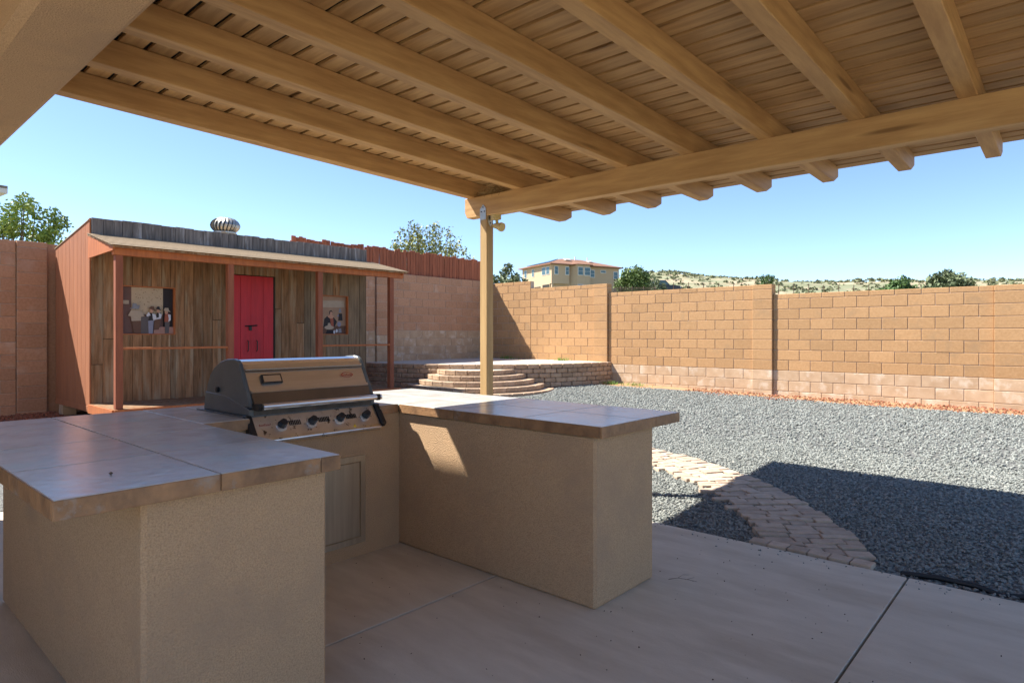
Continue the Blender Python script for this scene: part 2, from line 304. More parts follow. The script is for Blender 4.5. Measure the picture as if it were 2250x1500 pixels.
# ------------------------------------------------------------------ grill
gr = thing('barbecue_grill', 'built-in four-burner steel grill with a closed rounded hood', 'grill')
GY0, GY1 = 1.65, 2.49
B('flange', -4.035, -3.42, GY0-.03, GY1+.03, .9405, .9475, 'enamel', gr)
B('firebox', -3.98, -3.42, GY0+.03, GY1-.03, .80, .94, 'soot', gr)
side = [(-4.0,.948), (-3.415,.948), (-3.415,.985), (-3.70,1.045), (-3.98,1.055)]
for a, b in ((GY0, GY0+.03), (GY1-.03, GY1)): MB().prism(side, a, b, 'y').build('base_side', 'enamel', gr, .003)
B('base_front', -3.44, -3.418, GY0+.031, GY1-.031, .948, .985, 'soot', gr); B('base_back', -4.0, -3.985, GY0+.031, GY1-.031, .948, 1.05, 'enamel', gr)
prof = [(-3.97,1.05), (-3.955,1.10), (-3.92,1.155), (-3.86,1.205), (-3.78,1.24), (-3.69,1.258), (-3.61,1.262), (-3.565,1.252), (-3.545,1.235), (-3.405,.992)]
for a, b in ((GY0+.002, GY0+.028), (GY1-.028, GY1-.002)):
    sd = MB().prism(prof, a, b, 'y').build('hood_side', 'enamel', gr, .004)
hood = MB()
pin = [(x*.995-.018, z-.006) for x, z in prof]
hv = [(x, GY0+.029, z) for x, z in pin] + [(x, GY1-.029, z) for x, z in pin]; nn = len(pin)
hood.v = hv; hood.f = [(k, k+1, nn+k+1, nn+k) for k in range(nn-1)]
hd = hood.build('hood', 'steel', gr)
mod = hd.modifiers.new('thickness', 'SOLIDIFY'); mod.thickness = .004
def onfront(t, off): # point down the sloping hood front
    x = -3.5445 + .1385*t; z = 1.2285 - .2425*t; return (x+off*.866, z+off*.5)
def strip(name, t0, t1, off, ya, yb, m, par):
    (xa, za), (xb, zb) = onfront(t0, .004), onfront(t1, .004); (xc, zc), (xd, zd) = onfront(t1, off), onfront(t0, off)
    return MB().prism([(xa, za), (xb, zb), (xc, zc), (xd, zd)], ya, yb, 'y').build(name, m, par)
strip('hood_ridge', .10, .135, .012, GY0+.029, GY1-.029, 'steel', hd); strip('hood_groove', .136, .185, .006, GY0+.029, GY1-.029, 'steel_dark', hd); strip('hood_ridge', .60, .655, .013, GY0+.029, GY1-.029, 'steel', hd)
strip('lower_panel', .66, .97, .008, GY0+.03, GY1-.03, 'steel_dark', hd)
th = strip('thermometer', .27, .47, .016, 1.76, 1.88, 'black', hd); strip('thermometer_glass', .30, .44, .018, 1.768, 1.872, 'steel', th)
handle = MB().tube([(-3.355, GY0+.05, 1.0), (-3.355, GY1+.005, 1.0)], .017, 12).build('handle', 'steel', gr, smooth=False)
for yy in (GY0+.03, GY1-.02): MB().prism([(-3.42,.985), (-3.345,.98), (-3.335,1.0), (-3.345,1.02), (-3.42,1.015)], yy-.012, yy+.012, 'y').build('handle_mount', 'plastic', gr)
for zz, xx in ((1.075, -3.80),): MB().tube([(xx, GY0-.012, zz), (xx, GY0+.01, zz)], .016, 10).build('hinge_pin', 'black', gr)
# control panel (sloping) and its parts
PA, PB_ = (-3.418, .942), (-3.335, .83)
def onpan(t, off): return (PA[0]+(PB_[0]-PA[0])*t+off*.80, PA[1]+(PB_[1]-PA[1])*t+off*.595)
pan = MB().prism([(-3.46,.94), PA, PB_, (-3.318,.815), (-3.325,.797), (-3.40,.795), (-3.46,.81)], GY0+.01, GY1-.01, 'y').build('control_panel', 'steel_worn', gr, .004)
for a, b in ((GY0-.025, GY0+.0095), (GY1-.0095, GY1+.025)):
    MB().prism([(-3.44,.955), (-3.40,.952), (-3.315,.835), (-3.335,.81), (-3.45,.85)], a, b, 'y').build('end_cap', 'plastic', gr, .004)
for i, yy in enumerate((1.82, 2.01, 2.20, 2.385)):
    x0, z0 = onpan(.52, .0); x1, z1 = onpan(.52, .010); x2, z2 = onpan(.52, .045)
    bz = MB().tube([(x0, yy, z0), (x1, yy, z1)], [.034, .030], 16).build('bezel', 'steel', pan)
    kb = MB().tube([(x1, yy, z1), (x2, yy, z2)], [.027, .021], 8).build('knob', 'plastic', pan)
    if i < 3:
        for q in range(7):
            (xa, za), (xb, zb) = onpan(.34, .001), onpan(.56, .001)
            MB().prism([(xa, za), (xb, zb), (xb+.002, zb+.0015), (xa+.002, za+.0015)], yy+.05+q*.011, yy+.0555+q*.011, 'y').build('vent_slot', 'black', pan)
def textmesh(s, size, loc, mrot, m, parent, name):
    cu = bpy.data.curves.new(name, 'FONT'); cu.body = s; cu.size = size; cu.align_x = 'CENTER'; cu.align_y = 'CENTER'; cu.extrude = .0004; cu.shear = .2
    o = bpy.data.objects.new(name+'_curve', cu); C.objects.link(o); dg = bpy.context.evaluated_depsgraph_get()
    me = bpy.data.meshes.new_from_object(o.evaluated_get(dg)); bpy.data.objects.remove(o)
    q = link(name, me, m, parent); q.matrix_world = Matrix.Translation(loc) @ mrot.to_4x4(); return q
flat('emblem_red', (.40,.05,.03))
nrm = Vector((.866, 0, .5)); up = Vector((-.5, 0, .866)); rot = Matrix((Vector((0,1,0)), up, nrm)).transposed()
ex, ez = onfront(.36, .0)
em = MB(); n = 20
ring = [(math.copysign(abs(math.cos(t))**1.25, math.cos(t))*.046, math.copysign(abs(math.sin(t))**1.25, math.sin(t))*.020) for t in np.linspace(0, 6.283, n, endpoint=False)]
ctr = Vector((ex, 2.33, ez))
for k in range(n):
    a, b = ring[k], ring[(k+1) % n]; i = len(em.v)
    for (p, s_) in ((a, 1), (b, 1), (b, .86), (a, .86)): em.v.append(tuple(ctr + Vector((0,1,0))*p[0]*s_ + up*p[1]*s_ + nrm*.0065))
    em.f.append((i, i+1, i+2, i+3))
eo = em.build('emblem', 'emblem_red', hd)
textmesh('BeefEater', .019, ctr + nrm*.0066, rot, 'emblem_red', hd, 'emblem_text')
pn = Vector((.803, 0, .595)); pu = Vector((-.595, 0, .803)); prot = Matrix((Vector((0,1,0)), pu, pn)).transposed()
x_, z_ = onpan(.42, .001); textmesh('BeefEater', .018, Vector((x_, 1.725, z_)), prot, 'emblem_red', pan, 'panel_text')
flat('warn_yellow', (.75,.5,.03))
x_, z_ = onpan(.97, .002)
MB().prism([(2.27, z_-.008), (2.30, z_-.008), (2.285, z_+.014)], x_, x_+.002, 'x').build('warning_triangle', 'warn_yellow', pan)

# ------------------------------------------------------------------ block walls
def wall_run(axis, face, a0, a1, top, zb, label, matn='block', sgn=-1, cap=True, pale=.70, shift=0, th=.15, group='concrete block garden walls', skip=None):
    t = thing('block_wall', label, 'wall', group)
    def put(nm, m, a, b, z0, z1, d0=0):                     # d0: how far it stands proud
        L = b-a; loc = ((a+b)/2, (z0+z1)/2)
        if axis == 'x': return piece(nm, m, (L, th, z1-z0), (loc[0], face - sgn*th/2 + sgn*d0, loc[1]), 0, t, .006)
        return piece(nm, m, (th, L, z1-z0), (face - sgn*th/2 + sgn*d0, loc[0], loc[1]), 0, t, .006)
    inn = .007
    if axis == 'x': B('mortar', a0+.003, a1-.003, face - sgn*inn if sgn < 0 else face-th+inn, face+th-inn if sgn < 0 else face-inn, zb, top-.012, 'mortar', t)
    else: B('mortar', face-th+inn, face-inn, a0+.003, a1-.003, zb, top-.012, 'mortar', t)
    z = top
    rows = []
    if cap: rows.append((z-.092, z)); z -= .1
    while z > zb+.05: rows.append((z-.195, z)); z -= .203
    for k, (z0, z1) in enumerate(rows):
        off = (.203 if (k+shift) % 2 else 0)
        e = a1 + off; cuts = [a1]
        p = a1 - (.406 - off)
        while p > a0+.06: cuts.append(p); p -= .406
        cuts.append(a0)
        m = 'block_pale' if z1 < pale else matn
        for q in range(len(cuts)-1):
            b, a = cuts[q]-.004, cuts[q+1]+.004
            if skip and skip((a+b)/2, (z0+z1)/2): continue
            put('cap_block' if (cap and k == 0) else 'block', m, a, b, z0, z1, random.uniform(0, .004))
    return t
def pilaster(axis, face, a0, top, zb, sgn, label, matn='block', pale=.70, w_=.4, proud=.055):
    t = thing('wall_pilaster', label, 'pilaster', 'block wall pilasters')
    z = top; k = 0
    while z > zb+.03:
        h = .092 if k == 0 else .195
        m = 'block_pale' if z < pale else matn
        dims = (w_-.004, .21, h) if axis == 'x' else (.21, w_-.004, h)
        c = face + sgn*proud - sgn*.105
        loc = (a0+w_/2, c, z-h/2) if axis == 'x' else (c, a0+w_/2, z-h/2)
        piece('block', m, dims, loc, 0, t, .006); z -= h+.008; k += 1
    if axis == 'x': B('mortar', a0+.008, a0+w_-.008, face+sgn*proud-sgn*.008-.0 if sgn > 0 else face-proud+.008, face+.14, zb, top-.01, 'mortar', t)
    else: B('mortar', face-.14, face+proud-.008, a0+.008, a0+w_-.008, zb, top-.01, 'mortar', t)
    return t
WY = 13.0
wall_run('x', WY, -12.62, -10.9, 2.83, -.1, 'block wall stretch of rose and tan blocks in the garden corner', sgn=-1, shift=1)
wall_run('x', WY, -10.9, -8.85, 2.63, -.1, 'block wall stretch behind the raised terrace, one step lower than the corner', sgn=-1)
pilaster('x', WY, -8.85, 2.63, -.1, -1, 'block pilaster above the end of the curved retaining wall')
wall_run('x', WY, -8.45, -4.95, 2.41, -.1, 'block wall stretch between two pilasters right beyond the terrace', sgn=-1)
pilaster('x', WY, -4.95, 2.41, -.1, -1, 'block pilaster between the two long stretches of tan wall')
wall_run('x', WY, -4.55, -1.0, 2.205, -.1, 'block wall stretch with an open slot joint over reddish leaf litter', sgn=-1, shift=1, skip=None)
pilaster('x', WY, -1.0, 2.205, -.1, -1, 'block pilaster at the end of the wall stretch with the slot joint')
wall_run('x', WY, -.6, 3.9, 2.2, -.1, 'block wall stretch past the last pilaster', sgn=-1)
LX = -12.65
wall_run('y', LX, -1.5, 2.3, 2.90, -.1, 'shaded block wall beside the open end of the shed', 'block_shade_pink', 1, False, .0)
pilaster('y', LX, 2.3, 2.90, -.1, 1, 'shaded block pilaster next to the shed side wall', 'block_shade_pink', 0)
wall_run('y', LX, 7.2, 9.25, 2.90, -.1, 'shaded block wall just past the shed porch', 'block_shade_pink', 1, False, 1.5)
pilaster('y', LX, 9.25, 2.90, -.1, 1, 'shaded block pilaster below the red slat fence', 'block_shade_pink', 1.5)
wall_run('y', LX, 9.65, 13.15, 2.92, -.1, 'shaded block wall under the red slat fence beside the terrace', 'block_shade_pink', 1, False, 1.5, shift=1)
tag(B('block_wall', LX-.14, LX-.01, 2.7, 7.2, -.1, 2.89, 'block_shade_pink'), 'block wall hidden behind the shed', 'wall', 'concrete block garden walls')
# slat fence on the left wall
fe = thing('slat_fence', 'fence of rough red cedar slats standing on the block wall', 'fence')
y = 7.1
while y < 13.1:
    wd = random.uniform(.075, .11); h = 3.52+random.uniform(-.03, .04)
    o = piece('slat', 'picket', (.03, .09, .66), (LX-.09+random.uniform(-.012, .012), y+wd/2, h-.33), 0, fe, .008); o.rotation_euler = (random.gauss(0, .012), 0, random.gauss(0, .05)); o.scale.y = wd/.09
    y += wd+.001
for z in (3.0, 3.38): B('rail', LX-.16, LX-.125, 7.1, 13.1, z, z+.07, 'picket', fe)

# ------------------------------------------------------------------ terrace, retaining wall, steps
TZ = .75; TC = Vector((LX, WY, 0)); TR = 4.28
pts = [(LX+.002, WY-.002)] + [(LX + (TR-.06)*math.cos(a), WY + (TR-.06)*math.sin(a)) for a in np.linspace(-math.pi/2+.0, 0, 40)]
struct(MB().prism(pts, .05, TZ-.006, 'z').build('terrace', 'terrace'))
rw = thing('retaining_wall', 'curved retaining wall of small split-face blocks round the terrace', 'retaining wall')
SP = Vector((-9.83, 9.86, 0)); SD = (SP-TC); SD.z = 0; SD.normalize(); sa = math.atan2(SD.y, SD.x)
for k in range(7):
    rr = TR + k*.012; da = .285/rr; a = -math.pi/2 + (da/2 if k % 2 else 0)
    while a < -.0:
        am = a+da/2; c = TC + Vector((math.cos(am), math.sin(am), 0))*(rr-.09)
        o = piece('block', 'rblock', (.20, .278, .098), (c.x+random.uniform(-.006, .006), c.y, TZ-.0515-k*.1035), am+random.gauss(0, .02), rw, .014); o.scale.y = random.uniform(.97, 1.0)
        a += da
st = thing('garden_steps', 'half-round garden steps of curved block edging leading up to the terrace', 'steps')
for k in range(1, 6):
    rr = .64+.215*k; zt = TZ-.1035*k
    pp = [(SP.x-.15*SD.x + (rr-.05)*math.cos(sa+t), SP.y-.15*SD.y + (rr-.05)*math.sin(sa+t)) for t in np.linspace(-1.75, 1.75, 32)]
    MB().prism(pp, .02, zt-.004, 'z').build('tread', 'terrace', st)
    nb = int(round(3.5*rr/.27)); da = 3.5/nb
    for q in range(nb):
        am = sa - 1.75 + (q+.5)*da; c = SP - SD*.15 + Vector((math.cos(am), math.sin(am), 0))*(rr-.08)
        L = round(da*rr-.008, 2)
        piece('block', 'rblock', (.17, L, .098), (c.x, c.y, zt-.049), am, st, .012)

# ------------------------------------------------------------------ paver path
path = struct(sheet('path', lambda x, y: False, 0, .3, 0, .3, .1, 0, 'dirt'))
def path_c(t): return Vector((-1.22-1.9*t-.35*t*t, 4.42+2.9*t-1.0*t*t, 0))
t = 0; row = 0; cnt = 0
while t < 1.35:
    c = path_c(t); d = (path_c(t+.02)-path_c(t-.02)).normalized(); nrm2 = Vector((-d.y, d.x, 0))
    dep = random.uniform(.075, .11)
    off = -.30 + random.uniform(-.02, .02)
    while off < .24:
        L = random.uniform(.10, .24); p = c + nrm2*(off+L/2) + d*random.uniform(-.008, .008)
        # shear so the rows run obliquely over the path
        p += d*(off+L/2)*.12
        if p.y > 4.33 and cnt < 300:
            dims = (round(dep-.008, 2), round(L-.009, 2), .05)
            o = piece('paver', 'paver', dims, (p.x, p.y, yard(p.x, p.y)+.004+random.uniform(-.006, .008)), math.atan2(d.y, d.x)+random.gauss(0, .035), path, .004); o.rotation_euler.x = random.gauss(0, .02); o.rotation_euler.y = random.gauss(0, .02); cnt += 1
        off += L
    t += dep/((path_c(t+.01)-path_c(t-.01)).length/.02); row += 1
for k in range(6):                                         # border course along the slab
    x = -1.60+k*.125; piece('paver', 'paver', (.117, .10, .05), (x, 4.325, yard(x, 4.33)+.014), random.gauss(0, .04), path, .004)

# ------------------------------------------------------------------ loose gravel
def gravel(n, box, size, seed, name, m, test, par=None):
    r = np.random.default_rng(seed); P = []
    x = r.uniform(box[0], box[1], n); y = r.uniform(box[2], box[3], n); ok = np.array([test(a, b) for a, b in zip(x, y)]); x = x[ok]; y = y[ok]; n = len(x)
    ico = np.array([(0,0,1),(.894,0,.447),(.276,.851,.447),(-.724,.526,.447),(-.724,-.526,.447),(.276,-.851,.447),(.724,.526,-.447),(-.276,.851,-.447),(-.894,0,-.447),(-.276,-.851,-.447),(.724,-.526,-.447)])
    fc = np.array([(0,1,2),(0,2,3),(0,3,4),(0,4,5),(0,5,1),(1,6,2),(2,7,3),(3,8,4),(4,9,5),(5,10,1),(6,7,2),(7,8,3),(8,9,4),(9,10,5),(10,6,1)])
    s = r.uniform(size*.6, size*1.35, n)[:, None]*np.stack([r.uniform(.8, 1.3, n), r.uniform(.6, 1, n), r.uniform(.4, .75, n)], 1)
    V = ico[None]*(1+r.normal(0, .13, (n, 11, 1)))*s[:, None, :]
    a = r.uniform(0, 6.283, n); b = r.normal(0, .45, n)
    cb, sb = np.cos(b)[:, None], np.sin(b)[:, None]; V = np.stack([V[..., 0]*cb+V[..., 2]*sb, V[..., 1], -V[..., 0]*sb+V[..., 2]*cb], -1)
    ca, s_a = np.cos(a)[:, None], np.sin(a)[:, None]; V = np.stack([V[..., 0]*ca-V[..., 1]*s_a, V[..., 0]*s_a+V[..., 1]*ca, V[..., 2]], -1)
    z = np.array([yard(p, q) for p, q in zip(x, y)]) + r.uniform(0, size*.9, n)
    V += np.stack([x, y, z], 1)[:, None, :]
    Fc = fc[None] + (np.arange(n)*11)[:, None, None]
    me = bpy.data.meshes.new(name); me.from_pydata(V.reshape(-1, 3), [], Fc.reshape(-1, 3)); return link(name, me, m, par)
def inpath(x, y):
    for q in np.linspace(0, 1.35, 28):
        c = path_c(q)
        if (c.x-x)**2 + (c.y-y)**2 < .27**2: return True
    return False
def open_gravel(x, y): return 4.28 < y < gravel_edge(x) - .02 and not inpath(x, y) and not (math.hypot(x-LX, y-WY) < TR+.1) and math.hypot(x-SP.x, y-SP.y) > 1.75
g1 = gravel(52000, (-4.4, 1.0, 4.27, 8.0), .0115, 1, 'gravel', 'stone', open_gravel)
g1['label'] = 'blue-grey gravel covering the yard'; struct(g1, 'stuff')
g2 = gravel(44000, (-8.5, 2.4, 6.4, 12.5), .0155, 2, 'gravel', 'stone', lambda x, y: open_gravel(x, y) and (y > 8.0 or x < -4.4)); struct(g2, 'stuff')
g3 = gravel(2600, (-7.8, 3.6, 12.1, 12.97), .017, 3, 'leaf_litter', 'mulch', lambda x, y: y > gravel_edge(x)-.25 + .2*math.sin(x*5) and x > -6.2); struct(g3, 'stuff')
g4 = gravel(2200, (-12.6, -10.6, 1.2, 2.8), .02, 4, 'leaf_litter', 'mulch', lambda x, y: True); struct(g4, 'stuff')
gv = gravel(260, (-2.6, .6, 4.02, 4.245), .006, 8, 'stray_grit', 'stone', lambda x, y: random.random() < ((y-4.0)/.25)**2); gv.location.z = .031; struct(gv, 'stuff')
gv = gravel(150, (-3.38, -.2, 1.4, 4.0), .0035, 9, 'stray_grit', 'bark', lambda x, y: not (y > 2.6 and x < -1.8 and y < 3.3)); gv.location.z = .031; struct(gv, 'stuff')
# black pipe lying at the slab edge, twig, tufts
pp = [(-.78, 4.36, -.02), (-.6, 4.37, -.003), (-.42, 4.38, -.006), (-.30, 4.375, -.03), (-.2, 4.39, -.012), (0, 4.40, .0), (.2, 4.41, -.03)]
tag(MB().tube(pp, .016, 8).build('drip_hose', 'black'), 'black drip hose half buried in gravel at the slab edge', 'hose')
tw = MB()
tw.tube([(-1.74, 3.30, .004), (-1.70, 3.335, .012), (-1.655, 3.36, .008), (-1.60, 3.37, .006)], [.0018, .0014, .0012, .0008], 3)
for (p, q) in (((-1.70, 3.335, .012), (-1.69, 3.38, .02)), ((-1.67, 3.352, .01), (-1.645, 3.325, .02)), ((-1.655, 3.36, .008), (-1.63, 3.40, .014)), ((-1.63, 3.365, .007), (-1.605, 3.34, .014)), ((-1.69, 3.38, .02), (-1.665, 3.405, .018))): tw.tube([p, q], [.0012, .0006], 3)
tag(tw.build('dry_twig', 'bark'), 'dry branching twig lying on the concrete beside the counter', 'twig')
for i, (x, y) in enumerate(((-8.1, 12.55), (-7.5, 12.6), (-9.6, 12.7), (-11.5, 12.75))):
    gm = MB(); z0 = yard(x, y) if i < 2 else TZ
    for k in range(60):
        p = Vector((x+random.gauss(0, .16), y+random.gauss(0, .06), z0)); gm.tube([p, p+Vector((random.gauss(0, .03), random.gauss(0, .03), random.uniform(.04, .1)))], [.006, .001], 3)
    tag(gm.build('grass_tuft', 'grass'), 'small green grass tuft at the foot of the block wall', 'grass', 'grass tufts by the wall')

# ------------------------------------------------------------------ shed
sh = thing('garden_shed', 'western style wooden shed with a shingled porch and red double doors', 'shed')
FX = -10.67; Y0, Y1 = 2.81, 7.58; ZF = .38
wins = [(3.21, 3.96, 1.40, 2.14), (6.52, 7.155, 1.40, 2.15)]; DR = (4.80, 5.62, ZF+.02, 2.42)
y = Y0; i = 0
while y < Y1-.01:
    wd = min(random.uniform(.125, .155), Y1-y)
    for e_ in (3.21, 3.96, 4.80, 5.62, 6.52, 7.155):
        if y < e_-.01 < y+wd+.05: wd = e_-y; break
    a, b = y+.002, y+wd-.003; yc = (a+b)/2
    segs = [(ZF, 2.80)]
    for (wa, wb, za, zb) in wins + [DR]:
        if a < wb-.03 and b > wa+.03:
            if wa == DR[0]: segs = [(zb+.01, 2.80)]
            else: segs = [(ZF, za), (zb, 2.80)]
            break
    for (za, zb) in segs:
        if zb-za > 1.8 and random.random() < .25:
            zc = random.uniform(.9, 1.9); sg = [(za, zc-.004), (zc+.004, zb)]
        else: sg = [(za, zb)]
        for (p, q) in sg: B('front_board', FX-.022, FX+random.uniform(-.003, .004), a, b, p, q, 'barn_grey' if yc > 6.2 and random.random() < .8 else 'barn', sh, .002)
    B('parapet_board', FX-.02, FX+.012+random.uniform(0, .006), a, b, 2.802, 3.10+random.uniform(-.008, .008), 'grey_board', sh, .002)
    y += wd; i += 1
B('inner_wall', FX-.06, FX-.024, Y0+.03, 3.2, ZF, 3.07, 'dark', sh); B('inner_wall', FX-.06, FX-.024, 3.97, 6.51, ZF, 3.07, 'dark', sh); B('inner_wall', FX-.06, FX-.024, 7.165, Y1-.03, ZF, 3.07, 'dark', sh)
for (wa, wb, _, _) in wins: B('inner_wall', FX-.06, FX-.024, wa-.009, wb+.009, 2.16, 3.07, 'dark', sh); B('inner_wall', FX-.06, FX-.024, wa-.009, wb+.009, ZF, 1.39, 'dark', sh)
# body: side planks, back, roof
x = FX-.002
while x > -12.45:
    x0 = max(x-.205, -12.5); zt = lambda q: 3.09 - (FX-q)*.155
    MB().prism([(x0+.004, .28), (x-.002, .28), (x-.002, zt(x)), (x0+.004, zt(x0))], Y0-.02, Y0, 'y').build('side_plank', 'siding', sh, .002); x = x0
B('side_trim', -12.5, FX-.003, Y0-.028, Y0-.0205, .28, .36, 'siding', sh)
MB().prism([(-12.5, .28), (FX-.065, .28), (FX-.065, 3.05), (-12.5, 2.78)], Y0+.002, Y0+.02, 'y').build('side_core', 'siding', sh)
MB().prism([(-12.5, .28), (FX-.065, .28), (FX-.065, 3.05), (-12.5, 2.78)], Y1-.03, Y1-.003, 'y').build('end_wall', 'siding', sh)
MB().prism([(-12.52, 2.80), (FX-.025, 3.055), (FX-.025, 3.07), (-12.52, 2.815)], Y0-.03, Y1+.02, 'y').build('roof', 'shingle', sh)
B('back_wall', -12.52, -12.5, Y0, Y1, .28, 2.79, 'siding', sh)
B('floor', -12.5, FX-.03, Y0+.021, Y1-.031, .28, .36, 'siding', sh)
# porch
PX = -9.66
de = B('porch_deck', FX+.01, PX+.06, Y0-.02, Y1+.02, ZF-.03, ZF+.015, 'barn', sh); B('deck_skirt', PX+.061, PX+.085, Y0-.02, Y1+.02, ZF-.11, ZF+.012, 'redwood', sh); B('deck_skirt', FX+.01, PX+.06, Y0-.045, Y0-.021, ZF-.11, ZF+.012, 'redwood', sh)
for yy in (Y0+.1, 5.1, Y1-.1):
    for xx in (PX-.1, -12.3): B('foundation_block', xx-.1, xx+.1, yy-.1, yy+.1, yard(xx, yy)-.05, ZF-.032 if xx > -11 else .279, 'block_pale', sh, .008)
def pz(x): return 2.86 - (x-FX)*.235
MB().prism([(FX+.013, pz(FX)-.03), (PX+.14, pz(PX+.14)-.03), (PX+.14, pz(PX+.14)), (FX+.013, pz(FX))], Y0-.05, Y1+.12, 'y').build('porch_roof', 'barn', sh)
for k in range(8):
    a = FX+.014+k*.146; b = a+.155
    MB().prism([(a, pz(a)+.002+.0), (b, pz(b)+.008), (b, pz(b)+.014), (a, pz(a)+.006)], Y0-.06-.003*k, Y1+.13, 'y').build('shingle_course', 'shingle', sh)
MB().prism([(FX+.015, 2.50), (FX+.015, pz(FX)-.032), (PX+.10, pz(PX+.1)-.032), (PX+.10, pz(PX+.1)-.075)], Y0-.045, Y0-.02, 'y').build('gable_board', 'redwood', sh)
MB().prism([(FX+.015, 2.60), (FX+.015, pz(FX)-.032), (PX+.10, pz(PX+.1)-.032), (PX+.10, pz(PX+.1)-.075)], Y1+.04, Y1+.065, 'y').build('gable_board', 'redwood', sh)
B('porch_beam', PX-.04, PX+.05, Y0-.019, Y1+.10, 2.47, 2.57, 'redwood', sh, .004)
for i, yy in enumerate((2.86, 4.37, 5.90, 7.41)): B('porch_post', PX-.045, PX+.045, yy-.045, yy+.045, ZF+.016, 2.469, 'redpost', sh, .004)
for a, b in ((2.906, 4.324), (5.946, 7.364)): B('rail', PX-.05, PX+.04, a, b, 1.195, 1.225, 'redwood', sh, .003)
for yy in np.arange(3.2, 7.4, .6): MB().prism([(FX+.016, 2.68), (PX-.045, 2.51), (PX-.045, 2.575), (FX+.016, 2.78)], yy-.02, yy+.02, 'y').build('porch_rafter', 'redwood', sh)
# doors
dl = []
for a, b in ((4.815, 5.205), (5.225, 5.605)):
    d_ = B('door', FX-.03, FX-.012, a, b, ZF+.03, 2.415, 'door', sh, .002); dl.append(d_)
    for q in range(2): B('door_board', FX-.0115, FX-.002, a+.003+q*(b-a)/2, a-.003+(q+1)*(b-a)/2, ZF+.032, 2.413, 'door', d_, .002)
    yy = b-.07 if a < 5 else a+.07
    MB().tube([(FX-.002, yy, 1.30), (FX+.03, yy, 1.28), (FX+.03, yy, 1.13), (FX-.002, yy, 1.11)], .009, 6).build('handle', 'black', d_)
MB().tube([(FX+.006, 5.09, 1.545), (FX+.006, 5.30, 1.56)], .013, 6).build('latch', 'black', dl[0]); B('padlock', FX+.0, FX+.03, 5.15, 5.20, 1.47, 1.54, 'black', dl[0], .006)
B('door_cover_strip', FX-.0015, FX+.004, 5.195, 5.235, ZF+.034, 2.41, 'door', dl[0])
B('door_jamb', FX-.03, FX+.0, 5.607, 5.64, ZF, 2.43, 'dark', sh)
# window recesses with painted panels
def window(wa, wb, za, zb, bg):
    rc = MB(); d = .075
    rc.box(FX-d, FX+.004, wa, wa+.012, za, zb).box(FX-d, FX+.004, wb-.012, wb, za, zb).box(FX-d, FX+.004, wa+.0122, wb-.0122, zb-.012, zb).box(FX-d, FX+.004, wa+.0122, wb-.0122, za, za+.012)
    wn = rc.build('window', 'redwood', sh)
    return B('painted_panel', FX-d-.004, FX-d+.008, wa+.0125, wb-.0125, za+.0125, zb-.0125, bg, wn)
cols = dict(mauve=(.17,.10,.09), cream=(.52,.42,.30), ink=(.025,.022,.028), slate=(.12,.105,.11), tan=(.45,.37,.29), brown=(.15,.08,.055), white=(.62,.64,.72), blue=(.27,.28,.38), pink=(.42,.24,.20), skin=(.55,.30,.21), rose=(.36,.10,.06), grey=(.25,.26,.30), sand=(.38,.25,.17), dk=(.03,.028,.032))
for k_, v_ in cols.items(): flat('paint_'+k_, v_)
class Paint:
    def __init__(s, par, wa, wb, za, zb): s.par = par; s.k = 0; s.a, s.w, s.z, s.h = wa, wb-wa, za, zb-za
    def poly(s, pts, c):                                   # picture coordinates 0..1, a thin layer of paint
        s.k += 1; x = FX-.067+.0006*s.k
        MB().prism([(s.a+p*s.w, s.z+q*s.h) for p, q in pts], x-.0005, x, 'x').build('painted_shape', 'paint_'+c, s.par)
    def ell(s, cx, cy, rx, ry, c, n=12): s.poly([(cx+rx*math.cos(t), cy+ry*math.sin(t)) for t in np.linspace(0, 6.283, n, endpoint=False)], c)
p1 = window(*wins[0], 'paint_mauve'); A = Paint(p1, 3.225, 3.945, 1.415, 2.125)
A.poly([(.18,.42), (.80,.42), (.80,1), (.18,1)], 'cream'); A.poly([(.80,.15), (1,.15), (1,1), (.80,1)], 'ink')
for k in range(46): A.ell(random.uniform(.2, .79), random.uniform(.5, .98), .008, .008, 'brown', 5)
A.poly([(0,.63), (.12,.63), (.12,.71), (0,.71)], 'tan'); A.poly([(.35,0), (.53,0), (.53,.38), (.35,.36)], 'slate'); A.poly([(.6,0), (1,0), (1,.15), (.74,.15), (.6,.08)], 'pink')
A.poly([(.22,0), (.35,0), (.35,.30), (.17,.30)], 'brown'); A.poly([(.10,.38), (.16,.50), (.34,.50), (.42,.38), (.35,.36), (.35,.28), (.17,.27), (.16,.37)], 'tan'); A.poly([(.13,.53), (.31,.53), (.33,.62), (.28,.60), (.26,.65), (.19,.65), (.18,.57)], 'grey')
A.poly([(.50,0), (.58,0), (.60,.29), (.49,.29)], 'blue'); A.poly([(.49,.28), (.61,.30), (.60,.45), (.53,.45)], 'dk'); A.poly([(.45,.40), (.50,.47), (.54,.40), (.47,.37)], 'white'); A.poly([(.57,.44), (.64,.42), (.66,.32), (.60,.28), (.58,.33)], 'white')
A.ell(.555, .50, .035, .05, 'skin'); A.poly([(.50,.55), (.64,.49), (.61,.55), (.60,.60), (.55,.60)], 'brown')
A.poly([(.60,.08), (.70,.09), (.74,.33), (.61,.30)], 'brown'); A.poly([(.65,.34), (.74,.34), (.74,.46), (.66,.46)], 'dk'); A.poly([(.70,.46), (.76,.42), (.74,.33), (.64,.31), (.66,.35), (.70,.36)], 'white'); A.ell(.69, .50, .03, .045, 'skin'); A.poly([(.64,.54), (.75,.51), (.72,.55), (.71,.60), (.66,.59)], 'dk')
